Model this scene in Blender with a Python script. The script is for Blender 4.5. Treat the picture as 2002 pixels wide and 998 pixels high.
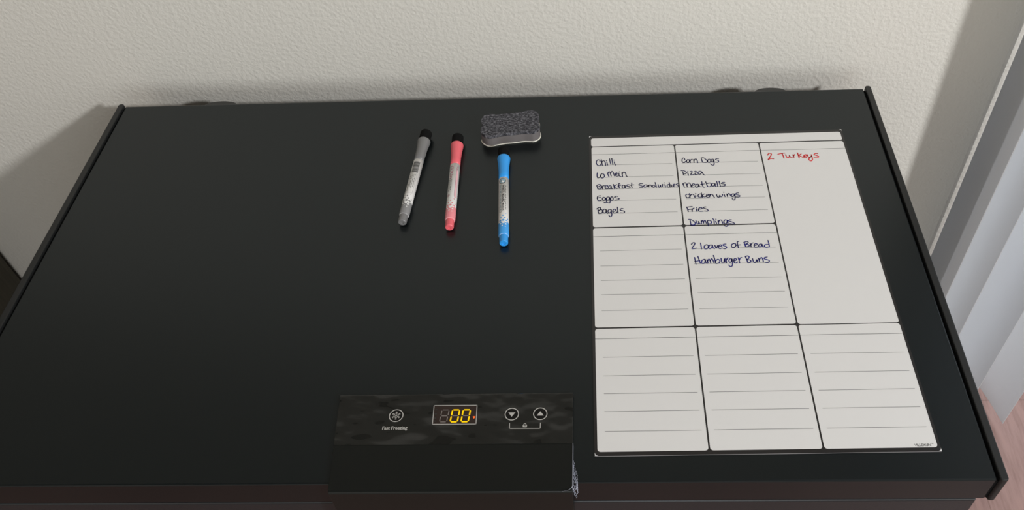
import bpy, bmesh, math, random
from mathutils import Vector, Matrix
random.seed(7)
for o in list(bpy.data.objects): bpy.data.objects.remove(o)
SC = bpy.context.scene
COL = SC.collection
H = 0.85            # height of the freezer lid above the floor; lid right/front edge is x=0 / y=0
YW = 0.595          # face of the wall behind the freezer

# ------------------------------------------------------------------ camera
cam = bpy.data.cameras.new('camera'); camo = bpy.data.objects.new('camera', cam); COL.objects.link(camo)
_r = Vector((0.999, 0.0143, -0.0419)); _d = Vector((-0.0169, -0.7514, -0.6596)); _f = Vector((-0.041, 0.6597, -0.7504))
_f.normalize(); _r = (_r - _f*_r.dot(_f)).normalized(); _d = _f.cross(_r)
Mx = Matrix((( _r.x, -_d.x, -_f.x, -0.3363), (_r.y, -_d.y, -_f.y, -0.3474), (_r.z, -_d.z, -_f.z, H+0.6955), (0, 0, 0, 1)))
camo.matrix_world = Mx
cam.sensor_fit = 'HORIZONTAL'; cam.sensor_width = 36.0
cam.lens = 1685.42/2002*36.0
cam.shift_x = -(1104.6-1001)/2002; cam.shift_y = (500.3-499)/2002
cam.clip_start = 0.02
SC.camera = camo

# ------------------------------------------------------------------ light and exposure
SC.view_settings.view_transform = 'Standard'; SC.view_settings.look = 'None'
SC.view_settings.gamma = 1.0; SC.view_settings.use_curve_mapping = False
SC.view_settings.exposure = 0.0
w = bpy.data.worlds.new('world'); SC.world = w; w.use_nodes = True
w.node_tree.nodes['Background'].inputs['Color'].default_value = (1.0, 0.94, 0.85, 1)
w.node_tree.nodes['Background'].inputs['Strength'].default_value = 0.88
def area(name, loc, target, size, size_y, power, color, shape='RECTANGLE'):
    l = bpy.data.lights.new(name, 'AREA'); l.shape = shape; l.size = size; l.size_y = size_y
    l.energy = power; l.color = color
    o = bpy.data.objects.new(name, l); COL.objects.link(o); o.location = loc
    o.rotation_euler = (Vector(target)-Vector(loc)).to_track_quat('-Z', 'Y').to_euler()
    return o
sl = bpy.data.lights.new('ceiling_downlight', 'SPOT'); sl.energy = 322.0; sl.color = (0.985, 0.985, 1.0)
sl.spot_size = math.radians(42.5); sl.spot_blend = 0.45; sl.shadow_soft_size = 0.12
so = bpy.data.objects.new('ceiling_downlight', sl); COL.objects.link(so); so.location = (1.88, -1.73, 2.56)
so.rotation_euler = (Vector((-0.42, 0.30, 0.40))-so.location).to_track_quat('-Z', 'Y').to_euler()
area('patio_daylight', (1.25, 1.55, 1.1), (1.0, 0.0, 0.9), 2.0, 2.0, 36.0, (0.78, 0.87, 1.0))

area('added_front_fill', (-0.1, -2.9, 1.6), (-0.05, 0.6, 0.95), 1.4, 1.2, 15.0, (0.84, 0.92, 1.0))  # added soft cool fill behind the camera, lifts the shaded end of the wall

# ------------------------------------------------------------------ materials
def mat(name, color, rough=0.5, spec=0.5, metallic=0.0):
    m = bpy.data.materials.new(name); m.use_nodes = True
    b = m.node_tree.nodes['Principled BSDF']
    b.inputs['Base Color'].default_value = (*color, 1); b.inputs['Roughness'].default_value = rough
    b.inputs['Specular IOR Level'].default_value = spec; b.inputs['Metallic'].default_value = metallic
    return m
def nd(m, t, **kw):
    n = m.node_tree.nodes.new(t)
    for k, v in kw.items(): setattr(n, k, v)
    return n
def lk(m, a, b): m.node_tree.links.new(a, b)
def coord(m, scale=(1, 1, 1), rot=(0, 0, 0)):
    t = nd(m, 'ShaderNodeTexCoord'); mp = nd(m, 'ShaderNodeMapping')
    mp.inputs['Scale'].default_value = scale; mp.inputs['Rotation'].default_value = rot
    lk(m, t.outputs['Object'], mp.inputs['Vector']); return mp.outputs['Vector']
def noise(m, vec, scale, detail=3, rough=0.5):
    n = nd(m, 'ShaderNodeTexNoise'); n.inputs['Scale'].default_value = scale
    n.inputs['Detail'].default_value = detail; n.inputs['Roughness'].default_value = rough
    lk(m, vec, n.inputs['Vector']); return n.outputs['Fac']
def ramp(m, fac, stops):
    r = nd(m, 'ShaderNodeValToRGB'); e = r.color_ramp.elements
    e[0].position, e[0].color = stops[0][0], (*stops[0][1], 1)
    e[1].position, e[1].color = stops[-1][0], (*stops[-1][1], 1)
    for p_, c_ in stops[1:-1]:
        x = e.new(p_); x.color = (*c_, 1)
    lk(m, fac, r.inputs['Fac']); return r.outputs['Color']
def bsdf(m): return m.node_tree.nodes['Principled BSDF']
def bump(m, height, strength, dist):
    b = nd(m, 'ShaderNodeBump'); b.inputs['Strength'].default_value = strength; b.inputs['Distance'].default_value = dist
    lk(m, height, b.inputs['Height']); lk(m, b.outputs['Normal'], bsdf(m).inputs['Normal'])

M = {}
m = M['wall'] = mat('textured_wall_paint', (0.675, 0.658, 0.600), 0.75, 0.25)
v = coord(m)
g1 = ramp(m, noise(m, v, 190, 2, 0.5), [(0.36, (0, 0, 0)), (0.64, (1, 1, 1))])
g2 = noise(m, v, 320, 2)
mixn = nd(m, 'ShaderNodeMath', operation='MULTIPLY_ADD'); mixn.inputs[1].default_value = 0.25
lk(m, g2, mixn.inputs[0]); lk(m, g1, mixn.inputs[2])
bump(m, mixn.outputs[0], 0.36, 0.0011)
m = M['ceiling'] = mat('ceiling_paint', (0.55, 0.53, 0.50), 0.9, 0.2)
m = M['floor'] = mat('wood_laminate', (0.4, 0.25, 0.2), 0.42, 0.4)
br_ = nd(m, 'ShaderNodeTexBrick'); v = coord(m, (1, 1, 1), (0, 0, math.radians(90)))
lk(m, v, br_.inputs['Vector']); br_.inputs['Scale'].default_value = 1.0
br_.inputs['Brick Width'].default_value = 1.2; br_.inputs['Row Height'].default_value = 0.19
br_.inputs['Mortar Size'].default_value = 0.0012; br_.inputs['Color1'].default_value = (0.25, 0.145, 0.125, 1)
br_.inputs['Color2'].default_value = (0.29, 0.175, 0.15, 1); br_.inputs['Mortar'].default_value = (0.2, 0.11, 0.09, 1)
v2 = coord(m, (14, 1.6, 1))
gr = ramp(m, noise(m, v2, 6, 6, 0.65), [(0.3, (0.72, 0.66, 0.64)), (0.55, (1, 1, 1)), (0.75, (1.12, 1.1, 1.08))])
mx = nd(m, 'ShaderNodeMixRGB', blend_type='MULTIPLY'); mx.inputs['Fac'].default_value = 1
lk(m, br_.outputs['Color'], mx.inputs['Color1']); lk(m, gr, mx.inputs['Color2']); lk(m, mx.outputs['Color'], bsdf(m).inputs['Base Color'])
m = M['lid'] = mat('black_painted_steel', (0.0020, 0.0036, 0.0042), 0.30, 0.5); bsdf_ = m.node_tree.nodes['Principled BSDF']; bsdf_.inputs['Specular Tint'].default_value = (0.88, 0.97, 1.0, 1)
v = coord(m); bump(m, noise(m, v, 1500, 2), 0.12, 0.0002)
m = M['trim'] = mat('black_plastic_trim', (0.013, 0.014, 0.014), 0.45, 0.45)
m = M['seam'] = mat('black_rubber_gasket', (0.003, 0.003, 0.003), 0.9, 0.1)
m = M['body'] = mat('black_cabinet_steel', (0.014, 0.016, 0.018), 0.35, 0.5)
v = coord(m); bump(m, noise(m, v, 500, 2), 0.15, 0.0005)
m = M['hinge'] = mat('grey_hinge_plastic', (0.045, 0.045, 0.043), 0.55, 0.4)
m = M['gloss'] = mat('glossy_black_acrylic', (0.008, 0.009, 0.008), 0.04, 0.5)
v = coord(m, (1, 1.6, 1)); bump(m, noise(m, v, 24, 1.5), 0.6, 0.012)
m = M['film'] = mat('satin_black_plastic', (0.0050, 0.0065, 0.0058), 0.30, 0.32)
m = M['clearfilm'] = mat('crinkled_clear_film', (0.36, 0.38, 0.45), 0.25, 0.7)
m = M['print_white'] = mat('white_panel_print', (0.50, 0.49, 0.46), 0.6, 0.2)
m = M['print_dim'] = mat('dim_panel_print', (0.035, 0.035, 0.032), 0.6, 0.2)
m = M['display_dark'] = mat('display_window_plastic', (0.030, 0.018, 0.014), 0.25, 0.4)  # brownish base colour stands in for the digits' glow on the window
m = M['seg_off'] = mat('unlit_segment', (0.26, 0.23, 0.21), 0.6, 0.2)
m = M['button'] = mat('black_touch_button', (0.003, 0.003, 0.003), 0.3, 0.3)
def emit(name, c, s):
    m = mat(name, (c[0]*0.08, c[1]*0.08, 0), 0.5, 0.2); b = bsdf(m)
    b.inputs['Emission Color'].default_value = (*c, 1); b.inputs['Emission Strength'].default_value = s; return m
M['seg_on'] = emit('lit_amber_segment', (1.0, 0.60, 0.0), 1.05)
M['led'] = emit('lit_orange_led', (1.0, 0.16, 0.03), 1.0)
M['board_white'] = mat('dry_erase_white', (0.80, 0.795, 0.775), 0.32, 0.4)
m = M['board_black'] = mat('dark_printed_border', (0.013, 0.0115, 0.0115), 0.30, 0.6)
M['board_edge'] = mat('white_sheet_edge', (0.30, 0.29, 0.29), 0.4, 0.4); M['board_corner'] = mat('white_corner_patch', (0.8, 0.8, 0.8), 0.4, 0.4)
M['rule'] = mat('grey_ruled_line', (0.27, 0.27, 0.265), 0.5, 0.3)
M['rule_dark'] = mat('dark_heading_line', (0.075, 0.075, 0.07), 0.5, 0.3)
def ink(name, a, b):
    m = mat(name, a, 0.45, 0.3); v = coord(m)
    c = ramp(m, noise(m, v, 160, 2), [(0.4, a), (0.62, b)]); lk(m, c, bsdf(m).inputs['Base Color']); return m
M['ink_blue'] = ink('navy_marker_ink', (0.008, 0.009, 0.045), (0.012, 0.014, 0.12))
M['ink_royal'] = ink('blue_marker_ink', (0.010, 0.012, 0.10), (0.012, 0.014, 0.24))
M['ink_red'] = ink('red_marker_ink', (0.62, 0.016, 0.020), (0.82, 0.03, 0.035))
# felt
m = M['felt'] = mat('speckled_grey_felt', (0.05, 0.05, 0.052), 0.95, 0.1)
v = coord(m, (1, 1.7, 1)); n1 = noise(m, v, 300, 3, 0.65)
lk(m, ramp(m, n1, [(0.38, (0.030, 0.030, 0.034)), (0.51, (0.085, 0.085, 0.095)), (0.66, (0.215, 0.215, 0.235))]), bsdf(m).inputs['Base Color'])
bump(m, n1, 0.6, 0.0012)
m = M['felt_black'] = mat('black_eraser_felt', (0.010, 0.010, 0.010), 0.95, 0.1)
v = coord(m); n1 = noise(m, v, 1400, 3, 0.7)
lk(m, ramp(m, n1, [(0.5, (0.006, 0.006, 0.006)), (0.68, (0.016, 0.016, 0.016)), (0.8, (0.12, 0.12, 0.12))]), bsdf(m).inputs['Base Color'])
bump(m, n1, 0.5, 0.0006)
m = M['foam'] = mat('grey_eva_foam', (0.165, 0.152, 0.150), 0.85, 0.15)
v = coord(m); bump(m, noise(m, v, 900, 2), 0.2, 0.0004)
M['magnet'] = mat('cream_magnet_sheet', (0.82, 0.80, 0.70), 0.5, 0.3)
M['pen_white'] = mat('white_marker_label', (0.90, 0.895, 0.88), 0.35, 0.4)
M['print_mauve'] = mat('mauve_label_print', (0.50, 0.24, 0.29), 0.5, 0.3); M['print_blush'] = mat('blush_label_print', (0.82, 0.50, 0.53), 0.5, 0.3); M['print_steel'] = mat('steel_blue_label_print', (0.28, 0.42, 0.50), 0.5, 0.3)
M['pen_black'] = mat('black_label_print', (0.03, 0.03, 0.03), 0.5, 0.3)
PEN = {'gray': ((0.20, 0.20, 0.20), (0.25, 0.25, 0.25)), 'pink': ((0.88, 0.15, 0.18), (0.85, 0.28, 0.31)), 'blue': ((0.035, 0.36, 0.90), (0.07, 0.38, 0.85))}
for k, (a, b) in PEN.items():
    M['pen_'+k] = mat(k+'_marker_plastic', a, 0.38, 0.45); M['print_'+k] = mat(k+'_label_print', b, 0.4, 0.4)
# slats: thin translucent vinyl
m = M['slat'] = bpy.data.materials.new('translucent_vinyl_slat'); m.use_nodes = True
nt = m.node_tree; b = bsdf(m); b.inputs['Base Color'].default_value = (0.70, 0.70, 0.69, 1); b.inputs['Roughness'].default_value = 0.5
tr = nd(m, 'ShaderNodeBsdfTranslucent'); tr.inputs['Color'].default_value = (0.80, 0.81, 0.83, 1)
ms = nd(m, 'ShaderNodeMixShader'); ms.inputs['Fac'].default_value = 0.56
lk(m, b.outputs[0], ms.inputs[1]); lk(m, tr.outputs[0], ms.inputs[2]); lk(m, ms.outputs[0], nt.nodes['Material Output'].inputs['Surface'])
M['rail'] = mat('white_vinyl_rail', (0.7, 0.7, 0.7), 0.4, 0.4)
m = M['dark_wood'] = mat('dark_olive_stained_wood', (0.06, 0.052, 0.034), 0.55, 0.4)
v = coord(m, (22, 22, 1.5)); lk(m, ramp(m, noise(m, v, 5, 5, 0.6), [(0.3, (0.045, 0.040, 0.027)), (0.7, (0.075, 0.066, 0.044))]), bsdf(m).inputs['Base Color'])
M['knob'] = mat('aged_brass_knob', (0.25, 0.18, 0.09), 0.35, 0.5, 1.0)
m = M['glass'] = bpy.data.materials.new('thin_door_glass'); m.use_nodes = True
nt = m.node_tree; tp = nd(m, 'ShaderNodeBsdfTransparent'); gl = nd(m, 'ShaderNodeBsdfGlossy'); gl.inputs['Roughness'].default_value = 0.02
ms = nd(m, 'ShaderNodeMixShader')
ms.inputs['Fac'].default_value = 0.07; lk(m, tp.outputs[0], ms.inputs[1]); lk(m, gl.outputs[0], ms.inputs[2]); lk(m, ms.outputs[0], nt.nodes['Material Output'].inputs['Surface'])
M['concrete'] = mat('patio_concrete', (0.45, 0.44, 0.42), 0.9, 0.2)

# ------------------------------------------------------------------ helpers
def link(name, bm, material, parent=None, loc=None, smooth=False, bevel=0, seg=2):
    me = bpy.data.meshes.new(name); bmesh.ops.recalc_face_normals(bm, faces=bm.faces)
    bm.to_mesh(me); bm.free()
    for x in (material if isinstance(material, (list, tuple)) else [material]): me.materials.append(M[x])
    if smooth:
        for p_ in me.polygons: p_.use_smooth = True
    o = bpy.data.objects.new(name, me); COL.objects.link(o)
    if parent: o.parent = parent
    if loc: o.location = loc
    if bevel:
        bv = o.modifiers.new('bevel', 'BEVEL'); bv.width = bevel; bv.segments = seg; bv.limit_method = 'ANGLE'; bv.angle_limit = math.radians(40)
    return o
def flat(name, polys, material, parent, z):
    """printed shapes lying face up; polys: lists of (x, y)"""
    bm = bmesh.new()
    for P in polys:
        vs = [bm.verts.new((x, y, z)) for x, y in P]
        f = bm.faces.new(vs); f.normal_update()
        if f.normal.z < 0: f.normal_flip()
    me = bpy.data.meshes.new(name); bm.to_mesh(me); bm.free(); me.materials.append(M[material])
    o = bpy.data.objects.new(name, me); COL.objects.link(o); o.parent = parent; return o
def thing(name, label, cat, loc, rotz=0, group=None):
    o = bpy.data.objects.new(name, None); COL.objects.link(o); o.empty_display_size = 0.05
    o.location = loc; o.rotation_euler = (0, 0, rotz); o['label'] = label; o['category'] = cat
    if group: o['group'] = group
    return o
def box(bm, x0, x1, y0, y1, z0, z1):
    vs = [bm.verts.new((x, y, z)) for z in (z0, z1) for x, y in ((x0, y0), (x1, y0), (x1, y1), (x0, y1))]
    for f in ((3, 2, 1, 0), (4, 5, 6, 7), (0, 1, 5, 4), (1, 2, 6, 5), (2, 3, 7, 6), (3, 0, 4, 7)): bm.faces.new([vs[i] for i in f])
def prism(bm, pts, z0, z1):
    a = [bm.verts.new((x, y, z0)) for x, y in pts]; b = [bm.verts.new((x, y, z1)) for x, y in pts]
    n = len(pts); bm.faces.new(a[::-1]); bm.faces.new(b)
    for i in range(n): bm.faces.new((a[i], a[(i+1) % n], b[(i+1) % n], b[i]))
def boxo(name, material, parent, *dims, bevel=0.0):
    bm = bmesh.new(); box(bm, *dims); return link(name, bm, material, parent, bevel=bevel)
def lathe(bm, prof, n=40, mats=None):
    """revolve (s, r) about the x axis, x = s; capped at both ends"""
    rings = [[bm.verts.new((s, r*math.sin(2*math.pi*k/n), r*math.cos(2*math.pi*k/n))) for k in range(n)] for s, r in prof]
    for i in range(len(rings)-1):
        for k in range(n):
            f = bm.faces.new((rings[i][k], rings[i][(k+1) % n], rings[i+1][(k+1) % n], rings[i+1][k]))
            if mats: f.material_index = mats[i]
    bm.faces.new(rings[0]); bm.faces.new(rings[-1][::-1])
def rrect(x0, x1, y0, y1, r, n=5, corners=(1, 1, 1, 1)):
    out = []
    for (cx, cy, a0), on in zip(((x1-r, y1-r, 0), (x0+r, y1-r, 90), (x0+r, y0+r, 180), (x1-r, y0+r, 270)), corners):
        if on: out += [(cx+r*math.cos(math.radians(a0+90*k/n)), cy+r*math.sin(math.radians(a0+90*k/n))) for k in range(n+1)]
        else:
            out.append((cx+r*(1 if a0 in (0, 270) else -1), cy+r*(1 if a0 in (0, 90) else -1)))
    return out
def disc(cx, cy, r, n=28): return [(cx+r*math.cos(2*math.pi*k/n), cy+r*math.sin(2*math.pi*k/n)) for k in range(n)]
def ring(cx, cy, r0, r1, n=36):
    P = []
    for k in range(n):
        a, b = 2*math.pi*k/n, 2*math.pi*(k+1)/n
        P.append([(cx+r0*math.cos(a), cy+r0*math.sin(a)), (cx+r1*math.cos(a), cy+r1*math.sin(a)), (cx+r1*math.cos(b), cy+r1*math.sin(b)), (cx+r0*math.cos(b), cy+r0*math.sin(b))])
    return P
def smooth_line(pts, sub=5):
    if len(pts) < 3: return pts
    out = []
    Q = [pts[0]]+pts+[pts[-1]]
    for i in range(1, len(Q)-2):
        p0, p1, p2, p3 = Q[i-1:i+3]
        for k in range(sub):
            t = k/sub
            out.append(tuple(0.5*(2*p1[c]+(p2[c]-p0[c])*t+(2*p0[c]-5*p1[c]+4*p2[c]-p3[c])*t*t+(3*p1[c]-p0[c]-3*p2[c]+p3[c])*t**3) for c in (0, 1)))
    return out+[pts[-1]]
def stroke_polys(pts, wd, cap=True):
    """a pen stroke of width wd as convex polygons"""
    P = []; L = smooth_line(pts)
    if len(L) == 1: return [disc(*L[0], wd*0.62, 12)]
    nrm = []
    for i in range(len(L)):
        a, b = L[max(i-1, 0)], L[min(i+1, len(L)-1)]
        dx, dy = b[0]-a[0], b[1]-a[1]; l = math.hypot(dx, dy) or 1; nrm.append((-dy/l*wd/2, dx/l*wd/2))
    for i in range(len(L)-1):
        (ax, ay), (bx, by) = L[i], L[i+1]
        if math.hypot(ax-bx, ay-by) < 1e-7: continue
        P.append([(ax+nrm[i][0], ay+nrm[i][1]), (ax-nrm[i][0], ay-nrm[i][1]), (bx-nrm[i+1][0], by-nrm[i+1][1]), (bx+nrm[i+1][0], by+nrm[i+1][1])])
    if cap: P += [disc(*L[0], wd/2, 10), disc(*L[-1], wd/2, 10)]
    return P
def text_polys(s, size, bold=0.0, align='LEFT', spacing=1.0, shear=0.0):
    """outline letters as triangles in 2-D"""
    c = bpy.data.curves.new('lettering', 'FONT'); c.body = s; c.size = size; c.align_x = align; c.offset = bold
    c.space_character = spacing; c.shear = shear; c.resolution_u = 3
    o = bpy.data.objects.new('lettering', c); me = bpy.data.meshes.new_from_object(o)
    P = [[(me.vertices[i].co.x, me.vertices[i].co.y) for i in p_.vertices] for p_ in me.polygons]
    bpy.data.objects.remove(o); bpy.data.curves.remove(c); bpy.data.meshes.remove(me)
    return P
def width(P): return max(x for q in P for x, y in q)-min(x for q in P for x, y in q)
def place(P, x0, y0, sx=1, sy=1): return [[(x0+x*sx, y0+y*sy) for x, y in q] for q in P]

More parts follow.
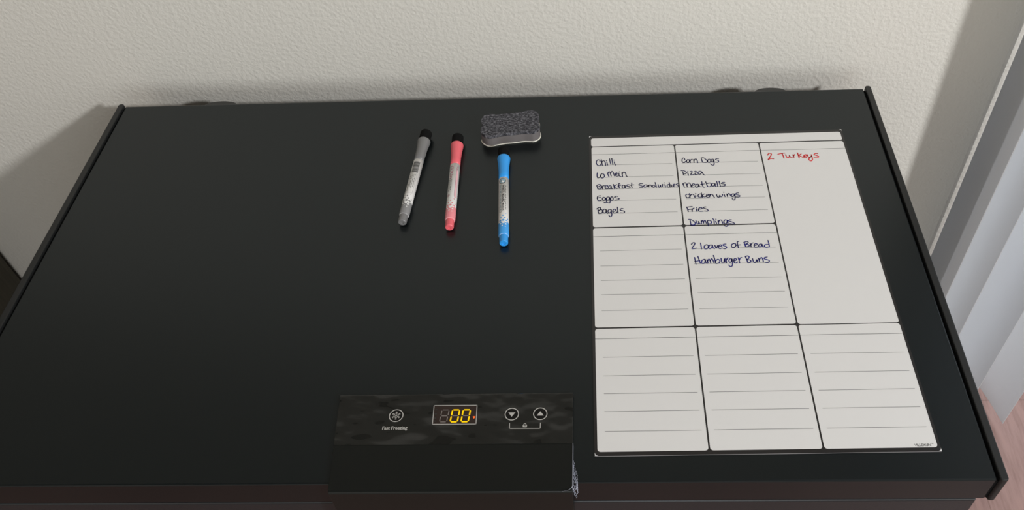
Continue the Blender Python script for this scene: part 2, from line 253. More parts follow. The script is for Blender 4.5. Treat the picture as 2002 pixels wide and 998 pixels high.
INK = [
  ('Chilli', '12.3,46.8 12.5,44.8 10.9,43.3 9.0,44.4 8.2,48.1 8.8,51.3 10.8,53.5 12.7,52.9 13.5,50.6;14.1,42.7 14.5,47.4 15.2,53.2;14.6,48.3 15.8,45.6 17.4,45.4 18.6,48.0 19.1,53.4;20.5,47.6 20.9,50.0 21.3,53.0;20.2,45.4;23.9,41.9 24.4,46.9 25.2,51.5;26.5,41.3 27.1,47.0 27.6,52.5;29.3,47.5 29.7,50.3 30.5,53.3;29.1,44.6'),
  ('Lo Mein', '9.0,65.5 8.6,69.6 9.0,73.6 10.4,74.1 12.3,72.0 13.9,67.5 15.3,67.3 17.0,69.4 16.9,72.6 14.7,74.8 12.9,73.3 12.6,70.2 13.9,67.5;20.9,66.2 21.6,69.6 22.5,73.0;21.2,66.9 22.6,64.2 23.8,65.2 24.5,68.4 25.1,71.8;24.5,67.5 25.8,63.9 27.1,64.4 28.1,67.6 28.9,71.7;30.2,69.9 31.8,68.6 32.0,66.6 30.9,66.3 30.1,68.6 30.4,71.3 32.1,72.3 33.7,71.4;34.1,66.7 34.3,70.5 35.2,72.4 36.7,73.3;35.1,64.8;37.7,66.4 38.3,72.9;38.0,68.9 39.2,65.8 40.7,65.4 41.9,67.7 42.6,71.8 43.7,73.4'),
  ('Breakfast Sandwiches', '8.0,87.1 9.2,92.4;8.0,87.1 10.1,85.2 12.2,85.7 11.9,87.6 9.8,89.0 12.4,89.5 13.2,91.4 11.6,92.9 8.9,92.4;13.8,87.7 14.7,93.0;14.3,90.3 15.7,87.3 17.0,87.8;18.0,89.7 20.1,89.0 20.2,87.1 18.3,87.5 17.6,90.5 18.4,92.8 20.8,92.5;24.6,88.4 22.8,87.6 21.4,89.8 21.9,92.5 23.7,92.2 24.6,88.8 24.8,92.6 26.1,93.0;27.1,85.5 27.8,88.9 28.2,93.1;30.8,86.0 28.1,89.3 30.1,92.4 31.6,92.1;34.8,85.4 33.5,84.6 32.9,87.2 34.0,92.2;32.3,88.7 35.8,87.3;40.0,87.9 38.2,87.4 37.0,90.0 38.0,92.3 39.9,91.3 40.5,87.9 40.6,91.3 41.4,92.5;45.3,86.9 43.2,86.8 42.6,89.1 45.7,90.0 45.9,91.9 43.2,92.9;48.4,84.0 48.1,88.9 48.5,92.0;46.1,87.7 50.6,87.1;60.7,85.6 57.8,85.8 56.4,87.7 58.7,88.9 60.5,90.1 59.9,91.8 57.0,91.5;65.4,87.7 63.0,87.9 61.8,90.2 63.0,91.7 65.2,90.3 65.6,88.0 66.2,91.1;67.4,88.1 67.8,91.5;67.6,89.6 69.3,87.8 70.5,89.3 71.2,91.6;74.5,89.1 72.7,88.7 71.8,90.9 73.3,92.1 75.0,90.3;75.3,84.2 75.9,88.4 76.2,92.2;78.5,87.8 78.8,91.5 80.1,92.0 81.1,88.6 81.4,91.6 83.0,91.3 83.6,87.5;86.2,88.0 86.7,92.2;85.7,85.3;91.4,88.2 89.8,88.2 88.6,90.4 89.5,92.3 91.7,92.0;91.4,84.8 91.9,92.4;91.8,89.8 93.2,88.3 94.0,92.1;95.7,90.3 97.7,89.2 97.2,87.7 95.9,88.4 95.4,91.0 97.4,92.2;101.2,87.4 99.3,87.8 99.8,89.3 101.5,90.5 100.8,92.3 98.5,92.3'),
  ('Eggos', '11.7,103.6 9.7,104.2 8.3,105.9 8.8,110.8 10.2,111.7 12.6,111.0;7.8,107.6 12.1,106.4;17.2,107.7 15.7,106.4 14.2,107.6 14.1,110.2 15.6,111.3 17.1,109.8 17.5,107.3 18.3,111.2 18.6,113.7 17.3,115.6 15.5,114.0;21.8,106.6 20.3,105.9 18.7,107.8 18.9,110.3 20.4,111.0 21.8,109.1 22.2,106.4 22.6,110.5 22.6,114.3 21.5,115.9 19.6,115.0;24.8,105.6 23.6,107.5 23.6,110.5 24.8,111.8 26.1,110.2 26.0,107.2 24.8,105.6;31.5,105.4 29.7,105.1 27.8,106.8 29.9,107.9 32.9,108.9 32.2,110.4 28.7,111.3'),
  ('Bagels', '7.0,124.9 9.6,122.7 11.4,122.8 11.8,124.5 10.5,126.5 9.2,127.5 12.3,125.7 13.7,127.7 13.1,130.8 10.9,132.1 9.2,131.7;8.7,124.8 8.9,128.1 9.3,131.7;17.6,126.3 15.9,125.4 14.3,127.5 14.6,130.4 16.3,131.1 17.7,129.2 17.9,125.9 18.1,130.1 19.6,132.2;23.0,126.3 21.2,126.0 19.8,128.1 20.2,130.6 22.0,131.1 23.2,129.0 23.5,126.1 23.8,131.5 24.0,134.8 22.4,137.5 20.7,135.2;25.3,129.3 28.4,128.2 28.4,126.3 26.6,125.8 25.2,128.3 25.9,131.2 27.9,131.7 30.1,130.1;30.6,122.6 30.8,127.2 31.1,131.6;36.8,125.1 35.0,125.0 33.5,127.3 35.8,128.2 38.3,129.5 37.5,131.8 33.9,131.5'),
  ('Corn Dogs', '112.5,47.0 112.0,44.5 110.5,44.2 109.2,46.9 109.3,50.6 111.1,52.3 113.1,50.1 114.4,49.4;115.9,46.9 114.3,49.0 114.6,51.5 116.1,52.3 117.5,50.5 117.4,47.7 115.9,46.9;118.2,47.0 118.6,52.4;118.5,49.6 120.0,47.1 121.5,46.9;122.8,47.2 122.9,52.5;122.8,49.8 124.4,46.6 126.0,46.6 126.8,49.4 127.1,52.9;131.9,45.0 132.3,48.7 132.9,52.5;131.8,44.8 134.6,44.6 137.1,47.5 138.6,50.4 137.5,52.6 135.3,52.8 133.4,52.0;140.9,47.2 139.2,49.0 139.0,52.0 140.5,53.0 142.4,51.0 142.4,48.2 140.9,47.2;146.1,47.9 144.6,47.4 143.0,49.6 143.5,52.2 145.1,52.0 146.4,48.4 146.2,53.0 145.8,56.6 143.9,57.7 141.8,55.3;151.9,47.0 150.1,46.4 148.4,48.4 150.3,49.4 151.7,50.9 150.6,52.9 147.5,52.6'),
  ('Pizza', '108.3,67.0 109.0,73.1;106.6,65.4 108.8,65.0 111.1,66.7 112.5,69.0 111.4,71.0 109.5,71.3;114.0,69.3 114.5,73.8;114.2,67.2;116.9,67.8 118.5,67.0 119.3,67.9 117.8,71.0 117.3,73.4 120.2,72.6;121.3,68.4 123.1,67.1 124.0,68.1 122.0,72.0 122.6,73.2 124.8,72.6;130.1,68.3 128.3,67.3 126.0,69.0 126.1,71.7 127.8,72.5 129.9,70.1 130.6,69.2 131.6,72.4 133.5,74.3'),
  ('Meatballs', '106.7,87.3 108.3,93.3;107.4,88.1 109.1,86.0 110.2,86.3 111.1,89.6 111.5,93.2;111.5,89.1 113.2,86.7 114.5,86.7 115.6,89.8 116.0,93.6;117.0,90.7 120.2,89.7 119.9,88.3 118.0,88.2 116.8,90.9 117.5,93.4 120.6,92.7;124.6,89.3 122.9,88.7 121.2,91.1 121.7,93.8 123.6,93.1 124.9,89.3 125.2,92.6 127.4,93.2;128.6,84.8 128.7,89.2 129.6,93.5 130.7,94.1;127.0,89.4 131.2,88.7;133.1,85.2 133.8,89.3 134.6,92.7 136.4,93.5 138.5,92.2 138.9,88.4 137.1,87.3 134.3,88.3;143.2,88.9 141.2,88.0 139.4,90.1 140.3,92.6 142.3,91.6 143.6,88.6 143.3,92.4 144.4,93.3;145.8,85.1 146.0,89.2 146.1,93.3;148.4,84.7 148.8,89.3 149.1,93.5;154.6,86.8 152.3,87.0 150.6,88.9 153.1,89.5 155.1,90.7 153.5,92.8 150.5,93.0'),
  ('Chicken wings', '112.0,105.3 110.1,104.7 108.5,106.8 109.3,110.0 111.5,110.1 113.2,108.6;112.9,103.8 113.2,109.9;113.3,107.5 115.4,104.9 117.2,105.5 118.1,108.2 118.5,110.3;119.7,106.7 119.7,109.3;120.0,103.9;125.5,104.7 123.6,105.2 122.3,107.3 122.8,109.7 125.0,110.0 126.6,109.0;126.4,103.2 126.8,110.7;129.6,104.9 127.1,107.5 128.8,109.7 131.1,109.2;132.0,107.9 133.9,107.2 134.1,105.6 132.5,106.0 131.6,108.2 132.4,110.6 134.3,110.4;135.8,105.6 135.1,110.1;135.7,107.8 137.4,105.7 138.8,106.8 139.7,109.0 140.4,111.1;143.2,106.4 143.9,110.2 145.5,110.8 146.8,107.6 147.2,110.0 149.0,109.6 150.1,106.1;151.9,106.7 152.4,110.2;151.8,103.0;154.8,105.8 155.2,110.3;155.1,107.9 156.9,105.3 158.3,106.4 159.0,109.7;163.2,106.1 161.3,106.0 159.8,108.1 160.4,110.5 162.4,109.2 163.6,105.8 163.6,110.9 162.9,114.6 161.5,115.8 160.1,113.4;168.2,104.7 166.3,104.8 164.4,106.7 166.7,107.8 169.2,109.2 167.8,111.0 164.1,110.9'),
  ('Fries', '107.9,125.1 108.8,128.5 109.1,132.3;107.9,125.3 114.2,124.6;108.7,129.2 112.9,128.6;113.4,128.2 113.7,132.2;113.6,129.8 115.0,127.5 116.1,127.0;118.5,128.6 118.8,132.4;118.8,126.8;121.0,129.1 124.8,128.1 124.3,126.6 122.2,126.8 120.6,129.6 121.4,132.0 125.5,132.1;129.2,125.8 127.8,125.8 126.6,127.4 129.5,128.9 131.2,130.7 130.2,132.3 127.5,131.7'),
  ('Dumplings', '110.1,146.2 110.2,152.5;108.3,144.3 110.8,144.6 113.6,147.1 115.2,149.9 114.4,152.4 112.0,152.8 110.4,152.3;116.3,146.4 117.0,150.4 118.2,151.6 119.3,149.1 118.9,147.5 119.9,151.0 120.9,151.5;122.0,146.9 121.9,151.5;122.2,148.7 123.4,146.4 124.2,148.3 124.3,150.7;124.5,148.3 126.1,146.3 126.9,148.4 127.3,151.2;128.7,147.1 129.0,151.3 129.1,154.8;128.7,147.6 130.8,146.5 133.0,148.2 132.9,150.5 131.2,151.8 129.1,151.5;134.9,144.3 136.1,145.9 135.9,152.0;137.7,148.1 138.5,151.6;138.3,145.1;140.5,147.0 140.6,151.7;140.6,149.3 142.5,146.6 144.2,146.7 144.9,149.5 145.3,151.8;150.2,146.9 148.3,146.3 146.6,149.1 147.3,151.9 149.4,151.5 150.7,146.9 150.9,151.5 150.3,154.8 148.5,156.3 146.8,155.1;155.3,146.6 153.3,146.5 152.0,147.9 154.6,149.3 157.4,151.3 157.2,152.9 152.7,152.1'),
  ('2 loaves of Bread', '108.2,181.4 110.1,179.1 112.1,179.5 111.0,182.8 108.1,187.7 113.1,186.9;118.2,179.7 118.4,188.3;123.9,182.5 121.7,184.5 121.8,188.1 124.3,188.2 126.0,185.6 125.5,182.9 123.9,182.5;130.2,183.1 127.7,183.3 126.2,186.3 127.2,188.3 129.6,186.4 130.5,182.8 130.8,186.7 132.1,188.4;133.1,183.5 134.1,187.8 136.2,183.9;136.8,185.9 140.1,184.7 139.5,183.0 137.5,184.0 136.7,186.9 137.9,188.6 140.5,187.4;145.1,181.9 142.6,182.4 141.9,184.1 144.7,185.5 145.2,187.5 143.3,188.8 141.2,188.1;153.5,181.5 151.1,183.1 150.7,186.3 152.8,187.4 155.2,185.2 155.4,182.2 153.5,181.5;159.2,178.6 157.7,179.2 157.4,183.6 157.8,187.9;155.8,184.2 160.3,183.7;164.7,180.5 165.6,186.8;164.4,180.5 167.6,178.9 169.1,180.3 167.6,182.2 165.8,183.2 168.9,183.6 169.3,185.9 165.6,186.8;170.9,181.7 171.4,187.0;171.2,184.7 173.1,181.7 174.6,181.4;174.8,185.1 177.9,184.2 177.7,182.2 175.6,183.1 174.7,186.1 175.9,187.8 178.2,187.2;182.7,183.0 180.7,183.6 179.4,185.9 180.3,187.6 182.5,186.0 183.4,183.4 183.6,187.0 185.0,187.4;189.9,183.9 186.9,184.2 185.4,186.4 186.9,188.1 189.6,187.6;190.5,178.3 190.8,183.3 190.6,187.6'),
  ('Hamburger Buns', '109.9,200.2 110.5,209.6;113.5,198.7 115.2,208.4;109.6,206.0 114.9,204.6;120.3,203.1 117.8,204.0 116.5,207.2 117.8,209.1 120.2,207.3 120.8,203.1 121.1,207.3 122.2,208.9;122.7,203.5 123.2,208.3;123.0,206.1 124.7,202.9 125.7,204.9 126.1,208.7;125.9,205.5 127.7,202.3 128.9,205.0 129.7,208.8;130.1,197.9 130.9,203.7 131.3,209.2;131.1,206.3 133.9,203.5 135.9,205.2 135.0,208.3 131.8,209.5;137.6,202.3 137.9,208.1 139.8,208.5 141.2,202.7 141.1,207.9;142.5,202.1 142.7,208.6;142.9,204.7 145.0,201.6;148.9,203.3 146.7,203.2 145.4,206.1 146.4,208.1 148.3,206.2 148.9,203.0 148.8,210.0 147.7,213.5 145.7,213.8 144.5,211.8;151.0,206.2 153.6,204.7 152.8,202.8 150.9,204.3 150.7,208.2 152.5,209.2 154.4,207.6;155.8,201.9 156.4,209.3;156.3,205.8 157.7,202.6 159.3,201.7;163.7,201.2 165.0,209.2;163.2,200.8 165.8,199.6 167.3,200.9 166.3,203.5 164.4,205.0 167.9,205.5 168.1,208.0 165.2,209.6;170.6,203.6 171.0,208.1 172.7,209.1 174.2,206.9 174.8,205.0 175.2,208.6;176.9,203.2 177.2,208.3;177.4,205.1 180.0,202.3 181.1,204.6 181.3,208.4;186.1,201.8 183.6,202.4 182.8,204.3 186.2,205.7 187.7,207.3 185.7,209.5 183.1,209.1'),
  ('2 Turkeys', '209.9,42.9 211.9,40.0 214.3,40.1 214.0,43.3 209.5,50.9 212.4,48.9 216.1,49.5;222.1,41.8 226.2,40.6 230.5,40.0;227.3,40.9 228.0,45.5 228.1,48.9;231.1,42.9 231.6,47.2 233.2,48.3 235.0,46.3 235.3,44.2 235.9,47.4 237.9,48.0;239.4,43.5 239.9,48.1;239.7,45.9 241.4,43.1;245.3,40.3 245.6,44.6 245.9,49.1;249.2,42.3 246.1,45.1 248.2,46.3 250.6,48.8;252.1,46.4 255.1,45.5 254.7,43.6 252.8,44.3 251.6,46.4 252.4,48.8 254.6,48.6;256.3,43.9 256.5,47.7 258.4,48.8 260.2,46.8;260.7,44.1 260.9,48.9 260.5,53.1 258.4,54.9 256.6,53.0 257.6,49.8 260.6,46.8;268.4,42.3 266.1,42.2 263.9,44.0 266.5,45.7 268.8,47.6 267.3,48.9 263.1,48.5'),
]

# ------------------------------------------------------------------ the room
def struct(name, bm, material, **kw):
    o = link(name, bm, material, **kw); o['kind'] = 'structure'; return o
DX0, DX1, DZ = 0.2172, 2.05, 2.25        # patio door opening
bm = bmesh.new(); box(bm, -3.0, 3.0, -3.2, YW+0.16, -0.05, 0.0); struct('floor', bm, 'floor')
bm = bmesh.new(); box(bm, -1.0, 4.0, YW+0.16, 4.5, -0.2, -0.04); struct('patio_slab', bm, 'concrete')   # patio slab outside the door
bm = bmesh.new(); box(bm, -3.0, 3.0, -3.2, YW+0.16, 2.75, 2.80); struct('ceiling', bm, 'ceiling')
def bull(x_out, x_in, sgn):             # wall end with a rounded drywall corner
    R_ = 0.022; pts = [(x_in, YW), (x_in, YW+0.14), (x_out, YW+0.14)]
    for k in range(9):
        a = math.radians(90*k/8)
        pts.append((x_out-sgn*R_+sgn*R_*math.cos(a), YW+R_-R_*math.sin(a)))
    return pts
bm = bmesh.new()
prism(bm, bull(DX0, -3.0, 1), 0.0, 2.75); prism(bm, bull(DX1, 3.0, -1), 0.0, 2.75)
box(bm, DX0, DX1, YW, YW+0.14, DZ, 2.75)
o = struct('wall_back', bm, 'wall')
for p_ in o.data.polygons:
    p_.use_smooth = abs(p_.normal.z) < 0.1 and p_.area < 0.02
bm = bmesh.new(); box(bm, -3.1, -3.0, -3.2, YW+0.16, 0, 2.75); struct('wall_left', bm, 'wall')
bm = bmesh.new(); box(bm, 3.0, 3.1, -3.2, YW+0.16, 0, 2.75); struct('wall_right', bm, 'wall')
# sliding glass door in the opening
bm = bmesh.new(); y0, y1 = YW+0.085, YW+0.125
for a, b in ((DX0, DX0+0.05), (1.11, 1.17), (DX1-0.05, DX1)): box(bm, a, b, y0, y1, 0.0, DZ)
for a, b in ((0.0, 0.06), (DZ-0.06, DZ)):
    box(bm, DX0+0.05, 1.11, y0, y1, a, b); box(bm, 1.17, DX1-0.05, y0, y1, a, b)
door = struct('door_1', bm, 'rail')
boxo('pane', 'glass', door, DX0+0.05, 1.11, y0+0.015, y0+0.021, 0.06, DZ-0.06)
boxo('pane', 'glass', door, 1.17, DX1-0.05, y0+0.015, y0+0.021, 0.06, DZ-0.06)

# ------------------------------------------------------------------ chest freezer
WL, DL, TH = 0.9554, 0.5378, 0.036
fz = thing('chest_freezer', 'black chest freezer with a flat lid against the textured wall', 'freezer', (0, 0, 0))
bm = bmesh.new(); box(bm, -WL+0.002, -0.002, 0.004, DL-0.005, 0.045, H-TH-0.010)
link('cabinet_body', bm, 'body', fz, bevel=0.002, seg=3)
boxo('gasket', 'seam', fz, -WL+0.006, -0.006, 0.0065, DL-0.008, H-TH-0.0105, H-TH+0.001)
lid = boxo('lid', 'lid', fz, -WL, 0.0, 0.0, DL, H-TH, H, bevel=0.0016)
for s in (1, -1):                        # plastic end trims with a shadow groove against the lid
    x0 = 0.0022 if s == 1 else -WL-0.0022
    bm = bmesh.new()
    pts = rrect(min(x0, x0+s*0.0072), max(x0, x0+s*0.0072), -0.0012, DL+0.0035, 0.0028)
    prism(bm, pts, H-TH-0.001, H+0.0016)
    tr_ = link('edge_trim', bm, 'trim', fz, bevel=0.0009)
    boxo('seam_strip', 'seam', tr_, min(x0-s*0.0022, x0), max(x0-s*0.0022, x0), 0.001, DL-0.001, H-TH+0.001, H-0.0035)
for xc, wd in ((-0.8305, 0.044), (-0.1155, 0.041)):   # domed hinge covers at the back edge
    bm = bmesh.new(); pts = [(xc-wd/2, DL-0.002)]+[(xc+wd/2*math.cos(math.pi-math.pi*k/16), DL+0.0112*math.sin(math.pi*k/16)**0.7) for k in range(17)]+[(xc+wd/2, DL-0.002)]
    prism(bm, pts, H-0.10, H-0.003); h_ = link('hinge', bm, 'hinge', fz, bevel=0.002)
for cx in (-WL+0.09, -0.09):
    for cy in (0.08, DL-0.09):
        bm = bmesh.new(); lathe(bm, [(0.0, 0.024), (0.006, 0.026), (0.048, 0.020)], 24)
        for q in bm.verts: q.co = Vector((cx+q.co.y, cy+q.co.z, q.co.x))
        link('foot', bm, 'trim', fz)
# control panel and front handle: one moulding across the front edge of the lid
zt = H+0.004
hs = bpy.data.objects.new('control_panel', None)
bm = bmesh.new()
prof_l = [(0.0895, -0.5852), (0.0362, -0.5812), (0.0, -0.5783), (-0.0105, -0.5775)]
sec = [(0.0897, H-0.002), (0.0897, zt-0.0008), (0.0889, zt), (0.0362, zt), (0.0355, zt-0.0002), (-0.0075, zt-0.0003), (-0.0095, zt-0.0012), (-0.0103, zt-0.003), (-0.0113, H-0.050), (-0.0095, H-0.053), (-0.0005, H-0.053), (-0.0005, H-0.002)]
def xl(y): return -0.5852+(0.0895-max(y, -0.0105))*(0.0077/0.1)
xr = -0.3637
A_ = [bm.verts.new((xl(y), y, z)) for y, z in sec]; B_ = [bm.verts.new((xr, y, z)) for y, z in sec]
for i in range(len(sec)):
    j = (i+1) % len(sec); f = bm.faces.new((A_[i], A_[j], B_[j], B_[i])); f.material_index = 1 if sec[i][0] > 0.036 and sec[j][0] > 0.036 else 0
bm.faces.new(A_); bm.faces.new(B_[::-1])
hs = link('control_panel', bm, ['film', 'gloss'], fz, bevel=0.0012, seg=3)
Z = zt+0.00012
flat('display_window', [[(-0.4937, 0.0766), (-0.493, 0.0567), (-0.4528, 0.0566), (-0.4534, 0.0765)]], 'display_dark', hs, Z)
fw = 0.0006; q = [(-0.4937, 0.0766), (-0.493, 0.0567), (-0.4528, 0.0566), (-0.4534, 0.0765)]
flat('display_frame', [stroke_polys([q[i], q[(i+1) % 4]], 0.0007)[k] for i in range(4) for k in range(3)], 'print_white', hs, Z+0.00012)
def seg7(x0, yb, wdt, hgt, lean, lit):
    """seven-segment digit: returns lit and unlit bars"""
    t = 0.00135; g = 0.00035
    def S(x, y): return (x0+x*wdt+lean*y, yb+y*hgt)
    bars = {'a': ((0, 1), (1, 1)), 'g': ((0, .5), (1, .5)), 'd': ((0, 0), (1, 0)), 'f': ((0, .5), (0, 1)), 'b': ((1, .5), (1, 1)), 'e': ((0, 0), (0, .5)), 'c': ((1, 0), (1, .5))}
    on, off = [], []
    for k, (a, b) in bars.items():
        p_, q_ = Vector(S(*a)), Vector(S(*b)); d = (q_-p_).normalized(); n_ = Vector((-d.y, d.x))
        tt = t if k in lit else (0.0007 if lit else 0.0008)
        p2, q2 = p_+d*(g+t*0.45), q_-d*(g+t*0.45)
        poly = [tuple(p2-d*tt*0.5), tuple(p2+n_*tt/2), tuple(q2+n_*tt/2), tuple(q2+d*tt*0.5), tuple(q2-n_*tt/2), tuple(p2-n_*tt/2)]
        (on if k in lit else off).append(poly)
    return on, off
for x0, lit in ((-0.4868, ''), (-0.4769, 'abcdef'), (-0.4669, 'abcdef')):
    on, off = seg7(x0, 0.0591, 0.0066, 0.0126, 0.0011, lit)
    dg = flat('digit', on or off, 'seg_on' if on else 'seg_off', hs, Z+0.00015)
    if on: flat('unlit_segment', off, 'seg_off', dg, Z+0.00015)
    else: dg['label'] = 'unlit grey first digit'
flat('indicator_light', [[(-0.4566, 0.0643), (-0.4552, 0.0649), (-0.4538, 0.0643), (-0.4551, 0.0620)]], 'led', hs, Z+0.00015)
flat('status_icon', [rrect(-0.4921, -0.4902, y-0.0007, y+0.0007, 0.0004, 3) for y in (0.0722, 0.0675, 0.0631, 0.0600)], 'print_dim', hs, Z+0.00014)
def button(cx, cy, r, sym):
    b_ = flat('button', [disc(cx, cy, r*0.92)], 'button', hs, Z); flat('button_ring', ring(cx, cy, r*0.89, r*1.02), 'print_white', b_, Z+0.00012)
    flat('button_symbol', sym, 'print_white', b_, Z+0.00014); return b_
snow = []; cx, cy = -0.528, 0.0662
for k in range(6):
    a = math.radians(60*k+30); u_ = Vector((math.cos(a), math.sin(a)))
    P0 = Vector((cx, cy)); snow += stroke_polys([tuple(P0), tuple(P0+u_*0.0043)], 0.00055, False)
    for rr, ln in ((0.0017, 0.0012), (0.003, 0.0013)):
        for sg in (1, -1):
            b2 = math.radians(60*k+30+sg*50); snow += stroke_polys([tuple(P0+u_*rr), tuple(P0+u_*rr+Vector((math.cos(b2), math.sin(b2)))*ln)], 0.0005, False)
button(cx, cy, 0.0066, snow)
button(-0.4204, 0.0666, 0.0065, [[(-0.4237, 0.0685), (-0.4171, 0.0685), (-0.4204, 0.0638)]])
button(-0.3941, 0.0667, 0.0065, [[(-0.3974, 0.0648), (-0.3908, 0.0648), (-0.3941, 0.0695)]])
LB = [(-0.4219, 0.0572), (-0.4218, 0.0517), (-0.3937, 0.0515), (-0.3936, 0.0572)]
flat('lock_bracket', [p_ for i in range(3) for p_ in stroke_polys([LB[i], LB[i+1]], 0.0007)], 'print_white', hs, Z)
flat('lock_icon', [rrect(-0.4097, -0.4059, 0.0528, 0.0554, 0.0004, 3)]+[p_ for p_ in ring(-0.4078, 0.0556, 0.0008, 0.0014, 20)]+[disc(-0.4078, 0.0542, 0.0003, 8)], 'print_white', hs, Z)
T_ = text_polys('Fast Freezing', 0.0046, 0.00012); k_ = 0.0232/width(T_)
flat('lettering', place(T_, -0.5392, 0.0517, k_, 1), 'print_white', hs, Z)
# protective film left on the panel: a bright lifted edge, torn and crinkled strands hanging off the corner
bm = bmesh.new(); prism(bm, [(xr-0.0002, 0.036), (xr+0.0003, 0.036), (xr+0.0004, -0.006), (xr-0.0002, -0.007)], H-0.001, zt+0.0004)
fl = link('film_edge', bm, 'clearfilm', hs)
def strand(bm, pts, r):
    prev = None
    for i, (x, y, z) in enumerate(pts):
        rg = [bm.verts.new((x+r*math.cos(2*math.pi*k/6)*random.uniform(.5, 1.2), y+r*0.4*math.cos(2*math.pi*k/6+1), z+r*math.sin(2*math.pi*k/6))) for k in range(6)]
        if prev:
            for k in range(6): bm.faces.new((prev[k], prev[(k+1) % 6], rg[(k+1) % 6], rg[k]))
        prev = rg
bm = bmesh.new()
for _ in range(9):
    x, y, z = xr+0.0008+0.0002*_, 0.020-_*0.0022, H+0.0022; pts = []; drop = False
    for i in range(40):
        pts.append((x, y, z))
        if y > -0.0025:
            y -= random.uniform(0.0002, 0.0010); lim = 0.0012+0.0030*min(1, max(0, (0.020-y)/0.016))
            x = min(max(x+random.uniform(-0.0008, 0.0009), xr+0.0004), xr+lim); z = H+0.0022+random.uniform(-0.0005, 0.0012)
        else:
            z -= random.uniform(0.0003, 0.0013); x = min(max(x+random.uniform(-0.0009, 0.0009), xr+0.0006), xr+0.0042); y = -0.0030-random.uniform(0, 0.0018)
        if z < H-0.006-0.0025*_: break
    strand(bm, pts, random.uniform(0.00014, 0.00032))
link('torn_film', bm, 'clearfilm', hs)['label'] = 'crumpled clear strands of torn protective film at the right corner'
bm = bmesh.new(); strand(bm, [(xr-0.0088, -0.0098, zt-0.0005), (xr-0.004, -0.0094, zt+0.0004), (xr-0.0012, -0.0075, zt+0.0004), (xr+0.0002, -0.0045, zt+0.0002)], 0.00045)
link('film_curl', bm, 'clearfilm', hs)

# ------------------------------------------------------------------ magnetic planner board on the lid
BWm, BHm = 0.3048, 0.4318
pb = thing('magnetic_planner_board', 'white ruled freezer list board with handwriting lying on the right of the lid', 'whiteboard', (-0.3445, 0.0248, H), 0.0074)
def bp(x, y): return (x/1000.0, BHm-y/1000.0)         # millimetres from the board's top left corner
bm = bmesh.new(); prism(bm, rrect(0, BWm, 0, BHm, 0.0007), 0.0002, 0.0011)
sheet = link('backing_sheet', bm, ['board_black', 'board_edge'], pb)
for p_ in sheet.data.polygons: p_.material_index = 1 if abs(p_.normal.z) < 0.5 else 0
def cell(x0, x1, y0, y1, head, rules):
    (a, b), (c, d) = bp(x0, y1), bp(x1, y0)
    ce = flat('writing_box', [rrect(a, c, b, d, 0.0028)], 'board_white', pb, 0.00122)
    if head: flat('heading_line', [[bp(x0, head-.22), bp(x1, head-.22), bp(x1, head+.22), bp(x0, head+.22)]], 'rule_dark', ce, 0.00132)
    if rules:
        r0, r1, ys = rules
        flat('ruled_lines', [[bp(r0, y-.24), bp(r1, y-.24), bp(r1, y+.24), bp(r0, y+.24)] for y in ys], 'rule', ce, 0.00132)
R1, R2, R3 = (52.7, 73.5, 93.3, 111.9, 132.0), (187.9, 209.3, 229.4, 248.4, 269.0), (326.0, 347.4, 367.3, 386.6, 407.4)
cell(2.4, 302.0, 4.4, 19.2, None, None)
cols = ((2.7, 101.4, 9.8, 97.2), (103.0, 201.8, 108.4, 197.2), (203.4, 302.2, 209.4, 297.6))
for i in (0, 1):
    a, b, c, d = cols[i]
    cell(a, b, 20.6, 152.6, 33.9, (c, d, R1)); cell(a, b, 154.4, 290.0, 166.9, (c, d, R2))
cell(203.4, 302.2, 20.9, 290.7, 34.2, None)
for a, b, c, d in cols: cell(a, b, 291.7, 427.8, 304.0, (c, d, R3))
cr = []
for X in (0, 304.8):
    for Y in (0, 431.8):
        sx, sy = (1 if X == 0 else -1), (1 if Y == 0 else -1)
        cr.append([bp(X+sx*p_, Y+sy*q_) for p_, q_ in ((0.3, 0.3), (3.4, 0.2), (2.0, 0.65), (1.15, 1.15), (0.65, 2.0), (0.2, 3.4))])
for q in cr: flat('corner_patch', [q], 'board_corner', pb, 0.00122)  # small white patch at each corner of the sheet
T_ = text_polys('VILLEXUN', 0.0037); k_ = 0.0142/width(T_)
flat('maker_lettering', place(T_, bp(282.4, 0)[0], bp(0, 428.0-1.2)[1], k_, 1), 'pen_black', pb, 0.00136)
flat('maker_lettering', place(text_polys('™', 0.0022), bp(297.0, 0)[0], bp(0, 425.4)[1]), 'pen_black', pb, 0.00136)
for name, data in INK:
    P = []
    for s in data.split(';'):
        P += stroke_polys([bp(*map(float, a.split(','))) for a in s.split()], 0.00120 if "Turkeys" in name else 0.00110)
    big = name in ('2 loaves of Bread', 'Hamburger Buns', 'Dumplings')
    e = flat('handwriting', P, 'ink_red' if 'Turkeys' in name else 'ink_royal' if big else 'ink_blue', pb, 0.00142)
    e['label'] = ('red' if 'Turkeys' in name else 'dark blue')+' handwritten words '+name

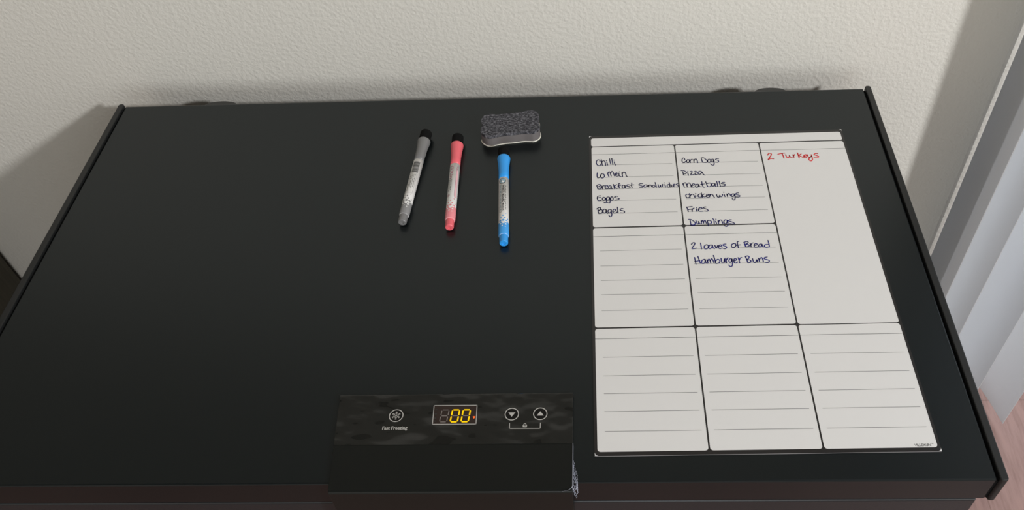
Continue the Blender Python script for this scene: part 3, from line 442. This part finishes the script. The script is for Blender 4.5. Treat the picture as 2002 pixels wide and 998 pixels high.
# ------------------------------------------------------------------ dry-erase markers
RB = 0.0058
def make_marker(key, joint, end, label):
    j, e = Vector(joint), Vector(end); d = (e-j).normalized(); ang = math.atan2(d.y, d.x)
    o = thing('dry_erase_marker', label, 'marker', (j.x-d.x*0.0521, j.y-d.y*0.0521, H+0.0078), ang, 'dry-erase markers on the freezer lid')
    o.rotation_euler = (0, math.atan2(0.0076-RB, 0.125), ang)
    bm = bmesh.new(); lathe(bm, [(0.0, 0.0058), (0.0006, 0.0067), (0.002, 0.0070), (0.0172, 0.0070)]); link('felt_eraser', bm, 'felt_black', o, smooth=False)
    bm = bmesh.new(); lathe(bm, [(0.0153, 0.0066), (0.0154, 0.0075), (0.0160, 0.00775), (0.0175, 0.0077), (0.022, 0.0072), (0.028, 0.00655), (0.036, 0.0061), (0.044, 0.00592), (0.0521, 0.0059)]); cp = link('cap', bm, 'pen_'+key, o, smooth=True)
    for p_ in cp.data.polygons: p_.use_smooth = len(p_.vertices) == 4
    bm = bmesh.new(); box(bm, 0.035, 0.0415, 0.0050, 0.0064, -0.0010, 0.0010)
    if key != 'gray': bm.free()
    else: link('clip_nub', bm, 'pen_'+key, cp, bevel=0.0004)
    S1, S2 = 0.1225, 0.1400
    bm = bmesh.new(); lathe(bm, [(0.052, RB), (S1, RB), (S2-0.0008, RB), (S2, RB-0.0006)], 48, [0, 1, 1]); br2 = link('barrel', bm, ['pen_white', 'print_'+key], o)
    for p_ in br2.data.polygons: p_.use_smooth = len(p_.vertices) == 4
    bm = bmesh.new(); lathe(bm, [(0.1385, 0.00495), (0.1496, 0.0048), (0.1504, 0.0042), (0.1504, 0.0020), (0.1497, 0.0019), (0.1497, 0.0005)], 24); pl = link('end_plug', bm, 'pen_'+key, o)
    def wrap(name, polys, material, parent=br2, dr=0.00008):
        # polys: (s along barrel, t around it; t = 0 on top, positive to the right)
        bm = bmesh.new(); r = RB+dr
        for P in polys:
            try: bm.faces.new([bm.verts.new((s, t, 0)) for s, t in P])
            except ValueError: pass
        for k in range(-8, 9):      # slice across the barrel so the print follows its curve
            bmesh.ops.bisect_plane(bm, geom=bm.verts[:]+bm.edges[:]+bm.faces[:], plane_co=(0, k*0.0007, 0), plane_no=(0, 1, 0), dist=1e-7)
        for q in bm.verts: q.co = Vector((q.co.x, -r*math.sin(q.co.y/r), r*math.cos(q.co.y/r)))
        bmesh.ops.recalc_face_normals(bm, faces=bm.faces)
        me = bpy.data.meshes.new(name); bm.to_mesh(me); bm.free(); me.materials.append(M[material])
        w_ = bpy.data.objects.new(name, me); COL.objects.link(w_); w_.parent = parent; return w_
    # axis runs from the eraser towards the plug, so +y of the marker frame is to the viewer's right
    def w2(name, polys, material, dr=0.00008): return wrap(name, [[(s, -t) for s, t in P] for P in polys], material, br2, dr)
    def fine(polys):   # split long polygons so they follow the barrel
        return polys
    rnd = random.Random(len(key))
    hexa = lambda s, t, r: [(s+r*math.cos(math.pi*k/3+0.3), t+r*math.sin(math.pi*k/3+0.3)) for k in range(6)]
    col, wht = [], []
    for s, t, r in ((0.1205, 0.0, 0.0016), (0.1212, 0.0038, 0.0017), (0.1208, -0.0036, 0.0016), (0.1172, 0.0018, 0.0011), (0.1165, -0.0028, 0.0009), (0.1135, -0.0003, 0.0010), (0.1180, 0.0055, 0.0009), (0.1105, 0.0030, 0.0005), (0.1120, -0.0040, 0.0005)): col.append(hexa(s, t, r))
    for s, t, r in ((0.1237, 0.0, 0.0018), (0.1228, 0.0032, 0.0013), (0.1255, -0.0032, 0.0010), (0.1262, 0.0028, 0.0011), (0.1285, -0.0012, 0.0008), (0.1300, 0.0022, 0.0006), (0.1225, -0.0045, 0.0010)): wht.append(disc(s, t, r, 10))
    w2('hexagon_print', col, 'print_'+key); w2('dot_print', wht, 'pen_white', 0.00011)
    def txt(s, s0, t0, size, length, material, bold=0.0, name='lettering'):
        P = text_polys(s, size, bold); k = length/width(P)
        return w2(name, [[(s0+x*k, t0+y) for x, y in q_] for q_ in P], material, 0.00013)
    def bar(s0, s1, t0, t1): return [[(s0, t0), (s1, t0), (s1, t1), (s0, t1)]]
    return o, w2, txt, bar
def small_print(w2, s0, s1, t0, hgt, material, seed):
    """a line of print too small to read: word-long rows of short upright strokes"""
    rg = random.Random(seed); P = []; s = s0
    while s < s1:
        for k in range(rg.randint(2, 6)):
            wv = rg.choice((0.00030, 0.00042)); lo = rg.choice((0, 0, 0.25)); hi = rg.choice((1, 0.75, 0.75))
            if s+wv > s1: break
            P.append([(s, t0+hgt*lo), (s+wv, t0+hgt*lo), (s+wv, t0+hgt*hi), (s, t0+hgt*hi)])
            if rg.random() < 0.6: P.append([(s, t0), (s+0.00075, t0), (s+0.00075, t0+hgt*0.22), (s, t0+hgt*0.22)])
            s += 0.00082
        s += 0.0009
    w2('small_print', P, material, 0.00013)
o, w2, txt, bar = make_marker('gray', (-0.5504, 0.4101), (-0.556, 0.3223), 'grey capped dry-erase marker, leftmost of three on the lid')
def cut(s0, s1, t0, t1, n=5): return [[(s0, t0+(t1-t0)*k/n), (s1, t0+(t1-t0)*k/n), (s1, t0+(t1-t0)*(k+1)/n), (s0, t0+(t1-t0)*(k+1)/n)] for k in range(n)]
w2('barcode_ground', cut(0.0570, 0.0752, -0.0036, 0.0044), 'rule', 0.0001)
bars = []; s = 0.0576; rb = random.Random(3)
while s < 0.0745:
    wv = rb.choice((0.0003, 0.0005, 0.0009)); s2 = s+wv
    if not 0.0655 < s < 0.0675: bars += cut(s, s2, -0.0032, 0.0040)
    s = s2+rb.choice((0.0003, 0.0005, 0.0009))
w2('barcode', bars, 'rule_dark', 0.00014)
for i, (t, ln) in enumerate(((0.0022, 0.021), (0.0004, 0.022), (-0.0014, 0.021), (-0.0032, 0.028))): small_print(w2, 0.0785+0.0006*i, 0.0785+ln, t, 0.0011, 'pen_black', 20+i)
LO = [(0.0772, -0.0046), (0.0772, 0.0043), (0.1085, 0.0043), (0.1085, -0.0046), (0.0772, -0.0046)]
w2('label_outline', [q_ for i in range(4) for k in range(6) for q_ in stroke_polys([tuple(LO[i][c]+(LO[i+1][c]-LO[i][c])*(k+e_)/6 for c in (0, 1)) for e_ in (0, 1)], 0.0002, False)], 'rule', 0.0001)
o, w2, txt, bar = make_marker('pink', (-0.5057, 0.4012), (-0.503, 0.3134), 'pink capped dry-erase marker between the grey and blue markers')
txt('GXin', 0.0560, -0.0046, 0.0060, 0.0215, 'print_mauve', 0.00012)
small_print(w2, 0.0790, 0.0970, -0.0026, 0.0017, 'pen_black', 5); small_print(w2, 0.0790, 0.0985, -0.0049, 0.0018, 'pen_black', 6)
w2('round_mark', [q_ for rr in ((0.0014, 0.0019), (0.0004, 0.0009)) for q_ in ring(0.1047, -0.0040, rr[0], rr[1], 16)], 'print_mauve')
w2('side_band', cut(0.0640, 0.1080, 0.0034, 0.0060), 'print_blush', 0.00008)
w2('curl_line', stroke_polys([(0.0640, 0.0034), (0.0590, 0.0040), (0.0565, 0.0050), (0.0590, 0.0054), (0.0640, 0.0038), (0.0700, 0.0034), (0.0900, 0.0034), (0.1040, 0.0032), (0.1080, 0.0044), (0.1120, 0.0036)], 0.0005), 'print_mauve', 0.00012)
o, w2, txt, bar = make_marker('blue', (-0.4466, 0.376), (-0.4413, 0.2872), 'blue capped dry-erase marker just below the grey felt eraser')
LC, LT = 0.0588, -0.0012
w2('logo_disc', [disc(LC, LT, 0.0036)], 'print_steel', 0.00014)
w2('logo_ring', ring(LC, LT, 0.0036, 0.0042), 'pen_black', 0.00016)
w2('logo_tip', [[(LC-0.0006, LT-0.0020), (LC+0.0012, LT-0.0008), (LC-0.0002, LT-0.0002)]], 'pen_black', 0.0002)
w2('logo_pencil', [[(LC-0.0004, LT+0.0002), (LC+0.0014, LT-0.0010), (LC+0.0032, LT+0.0010), (LC+0.0014, LT+0.0024)]], 'pen_white', 0.0002)
txt('WHITE BOARD', 0.0653, -0.0012, 0.0037, 0.0285, 'pen_black', 0.0001); txt('MARKER', 0.0949, -0.0012, 0.0030, 0.0110, 'pen_black', 0.00003)
small_print(w2, 0.0665, 0.1050, 0.0025, 0.0010, 'pen_black', 8)
LO = [(0.0648, -0.0047), (0.0648, -0.0018), (0.1080, -0.0018), (0.1080, -0.0047), (0.0648, -0.0047)]
w2('label_outline', [q_ for i in range(4) for k in range(4) for q_ in stroke_polys([tuple(LO[i][c]+(LO[i+1][c]-LO[i][c])*(k+e_)/4 for c in (0, 1)) for e_ in (0, 1)], 0.0003, False)], 'pen_black', 0.00012)
small_print(w2, 0.0660, 0.1068, -0.0042, 0.0019, 'print_steel', 9)

# ------------------------------------------------------------------ felt eraser block
OUT = [(-0.4799, 0.4733), (-0.4775, 0.4805), (-0.4725, 0.4838), (-0.4670, 0.4842), (-0.4585, 0.4833), (-0.4472, 0.4848), (-0.4302, 0.4871), (-0.4235, 0.4893), (-0.4177, 0.4896), (-0.4125, 0.4875), (-0.4096, 0.4830), (-0.4087, 0.4766), (-0.4092, 0.4698), (-0.4075, 0.4640), (-0.4069, 0.4590), (-0.4088, 0.4535), (-0.4142, 0.4494), (-0.4200, 0.4494), (-0.4274, 0.4496), (-0.4394, 0.4477), (-0.4499, 0.4466), (-0.4591, 0.4445), (-0.4650, 0.4424), (-0.4705, 0.4430), (-0.4757, 0.4468), (-0.4788, 0.4520), (-0.4784, 0.4580), (-0.4772, 0.4635), (-0.4788, 0.4685)]
ce = Vector((sum(a for a, b in OUT)/len(OUT), sum(b for a, b in OUT)/len(OUT)))
loop = smooth_line([(a-ce.x, b-ce.y) for a, b in OUT]+[(OUT[0][0]-ce.x, OUT[0][1]-ce.y)], 4)[:-1]
er = thing('whiteboard_eraser', 'grey speckled felt whiteboard eraser above the blue marker', 'eraser', (ce.x, ce.y, H))
def slab(name, material, z0, z1, sc, bev):
    bm = bmesh.new(); prism(bm, [(x*sc, y*sc) for x, y in loop], z0, z1); return link(name, bm, material, er, bevel=bev, seg=2)
slab('magnet_base', 'magnet', 0.0001, 0.0016, 1.012, 0.0004); slab('foam_core', 'foam', 0.0016, 0.0125, 0.99, 0.0); slab('felt_pad', 'felt', 0.0125, 0.0170, 1.0, 0.0008)

# ------------------------------------------------------------------ vertical blind drawn back beside the freezer
vb = thing('vertical_blind', 'pale vertical blind with slats turned edge-on, right of the freezer', 'blind', (0.3, 0.575, 0.0))
boxo('headrail', 'rail', vb, -0.11, 1.74, -0.050, -0.006, 2.14, 2.18, bevel=0.003)
first = None
for xf, yf, tx, L_ in ((0.1980, 0.495, 0.027, 0.089), (0.2105, 0.515, -0.08, 0.075), (0.2752, 0.534, 0.0145, 0.089), (0.3610, 0.534, -0.33, 0.089), (0.4480, 0.534, -0.225, 0.089)):  # second slat added out of view behind the first, to complete its wall shadow
    bm = bmesh.new(); n = 8
    ax = Vector((xf-0.3, yf-0.575)); dr = Vector((tx, 0.982)).normalized(); nr = Vector((dr.y, -dr.x))
    pr_ = [ax+dr*(L_*k/n)+nr*(0.0015*(1-(2*k/n-1)**2)) for k in range(n+1)]
    ring_ = [p_+nr*0.0005 for p_ in pr_]+[p_-nr*0.0005 for p_ in reversed(pr_)]
    prism(bm, [(p_.x, p_.y) for p_ in ring_], 0.020, 2.12)
    sl = link('slat', bm, 'slat', vb)
    boxo('slat_carrier', 'rail', sl, ax.x+dr.x*L_/2-0.004, ax.x+dr.x*L_/2+0.004, -0.032, -0.024, 2.12, 2.142)

# ------------------------------------------------------------------ dark cabinet at the left
cb = thing('side_cabinet', 'dark olive brown cabinet against the wall at the far left edge', 'cabinet', (-1.6085, 0.582, 0.0))
boxo('carcass', 'dark_wood', cb, -0.276, 0.274, -0.40, 0.005, 0.06, 1.06, bevel=0.002)
boxo('plinth', 'dark_wood', cb, -0.26, 0.26, -0.385, 0.0, 0.0, 0.06)
boxo('cabinet_top', 'dark_wood', cb, -0.277, 0.2765, -0.415, 0.006, 1.06, 1.085, bevel=0.003)
for s in (-1, 1):
    dr_ = boxo('door', 'dark_wood', cb, min(s*0.003, s*0.27), max(s*0.003, s*0.27), -0.42, -0.4005, 0.07, 1.05, bevel=0.002)
    bm = bmesh.new(); lathe(bm, [(0, 0.006), (0.012, 0.005), (0.016, 0.011), (0.024, 0.011), (0.028, 0.006)], 20)
    for q_ in bm.verts: q_.co = Vector((s*0.03+q_.co.y, -0.4195-q_.co.x, 0.62+q_.co.z))
    link('knob', bm, 'knob', dr_, smooth=True)
